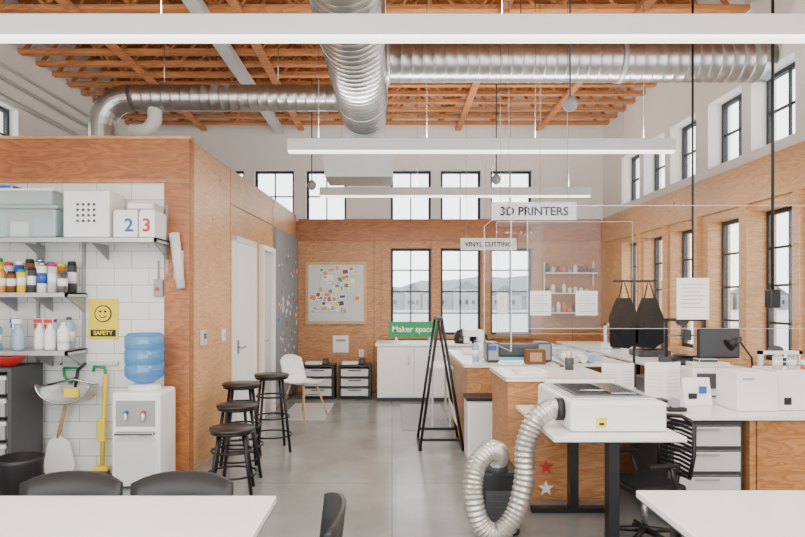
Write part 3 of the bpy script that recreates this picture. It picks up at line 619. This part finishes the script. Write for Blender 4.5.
for x in (2.19,2.43):
    b=B('apron'); b.prism([(x-.13,5.9,1.08),(x-.14,5.9,1.36),(x-.07,5.9,1.54),(x+.06,5.9,1.54),(x+.13,5.9,1.36),(x+.13,5.9,1.12),(x+.04,5.9,1.06)],(0,.02,0),M_cloth)
    b.sweep([(x-.05,5.91,1.53),(x-.02,5.92,1.65),(x,5.935,1.712),(x+.02,5.92,1.65),(x+.05,5.91,1.53)],.006,M_cloth,n=6).box(x-.06,x+.06,5.892,5.9,1.18,1.3,M_cloth).done()
b=B('wall_workbench'); b.box(2.6,3.44,6.0,9.9,.84,.87,M_lam,.004)
for y in (6.1,7.4,8.6,9.8): b.box(2.64,2.68,y-.02,y+.02,0,.84,M_blackm).box(3.36,3.4,y-.02,y+.02,0,.84,M_blackm)
b.box(2.7,3.4,6.05,6.08,.3,.84,M_plyd).done()
printer('desktop_3d_printer',3.0,6.4,.872,m=M_black,h=.46,w=.42); printer('desktop_3d_printer',3.0,7.3,.872,m=M_dgrey,h=.42); printer('desktop_3d_printer',3.0,8.3,.872)
b=B('laminate_worktable'); b.box(1.75,2.45,6.35,8.6,.84,.87,M_lam,.004)
for x in (1.8,2.4):
    for y in (6.4,8.5): b.box(x-.02,x+.02,y-.02,y+.02,0,.84,M_blackm)
b.done()
for i in range(3):
    b=B('plastic_tray'); x=1.95; y=6.75+i*.6; b.box(x-.15,x+.3,y-.1,y+.2,.872,.94,M_tote,.01).box(x-.12,x+.1,y-.05,y+.1,.94,.965,M_plw,.004).done()
b=B('vinyl_roll_rack')
for i in range(4): b.cyl((1.8+i*.085,6.42,.914),(1.8+i*.085,6.62,.914),.04,[M_paper,M_lgrey,M_plw,M_sky][i],n=18)
b.done()
b=B('wall_conduit'); b.cyl((XL+.04,2,3.75),(XL+.04,9.8,3.75),.025,M_lgrey).cyl((XL+.04,2,3.95),(XL+.04,9.8,3.95),.02,M_lgrey).cyl((XL+.04,4,4.1),(XL+.04,9.8,4.1),.015,M_lgrey)
b.done()
b=B('white_pipe'); b.cyl((-4.2,5.9,3.02),(-2.75,5.9,3.02),.035,M_lampb).cyl((-3.8,5.9,2.93),(-3.8,5.9,3.0),.02,M_lampb).cyl((-3.1,5.9,2.93),(-3.1,5.9,3.0),.02,M_lampb).done()
# ---------------- outside ----------------
B('ground_outside').box(-60,60,10.8,40,-2.6,-2.5,M_hill).done()
B('sea_water').box(-400,400,40,420,-3.2,-3.0,M_water).done()
b=B('distant_houses')
x=-60
while x<260:
    w=random.uniform(8,16); h=random.uniform(6,10); y=300+random.uniform(-8,8)
    b.box(x,x+w,y,y+10,-3,h-3,M_skyhouse); b.prism([(x-.5,y,h-3),(x+w+.5,y,h-3),(x+w/2,y,h+random.uniform(0,2))],(0,10,0),M_roof)
    for k in range(3): b.box(x+w*(.2+.25*k),x+w*(.3+.25*k),y-.2,y,-.5,1.5,M_dgrey)
    x+=w+random.uniform(0,5)
b.done()
b=B('distant_hill'); hp=[(-150,330,-3),(400,330,-3)]; x=400
while x>-150:
    hp.append((x,330,9+5*math.sin(x*.021)+random.uniform(-1.5,1.5))); x-=11
b.prism(hp,(0,30,0),M_hill).done()
w=bpy.data.worlds.new('World'); scene.world=w; w.use_nodes=True; nt=w.node_tree; bg=nt.nodes['Background']; bg.inputs[0].default_value=(.95,.98,1,1); bg.inputs[1].default_value=4.7
for y,x0,x1 in ((3.37,-3.6,2.95),(5.94,-.99,2.68),(8.49,-.98,2.69),(.8,-3.6,2.95)):
    l=bpy.data.lights.new('pendant_glow','AREA'); l.shape='RECTANGLE'; l.size=x1-x0; l.size_y=.07; l.energy=55*(x1-x0)/3.7; l.color=(1,.95,.88)
    o=bpy.data.objects.new('pendant_glow',l); o.location=((x0+x1)/2,y,2.91); scene.collection.objects.link(o)
    l2=l.copy(); l2.energy*=.8; o=bpy.data.objects.new('pendant_uplight',l2); o.location=((x0+x1)/2,y,3.06); o.rotation_euler=(math.pi,0,0); scene.collection.objects.link(o)
cam=bpy.data.cameras.new('camera'); co=bpy.data.objects.new('camera',cam); scene.collection.objects.link(co)
co.location=(0,0,1.52); co.rotation_euler=(math.pi/2,0,0); cam.lens=28; cam.sensor_width=36; cam.shift_x=10.5/805; cam.shift_y=31.5/805; cam.clip_end=1000
scene.camera=co
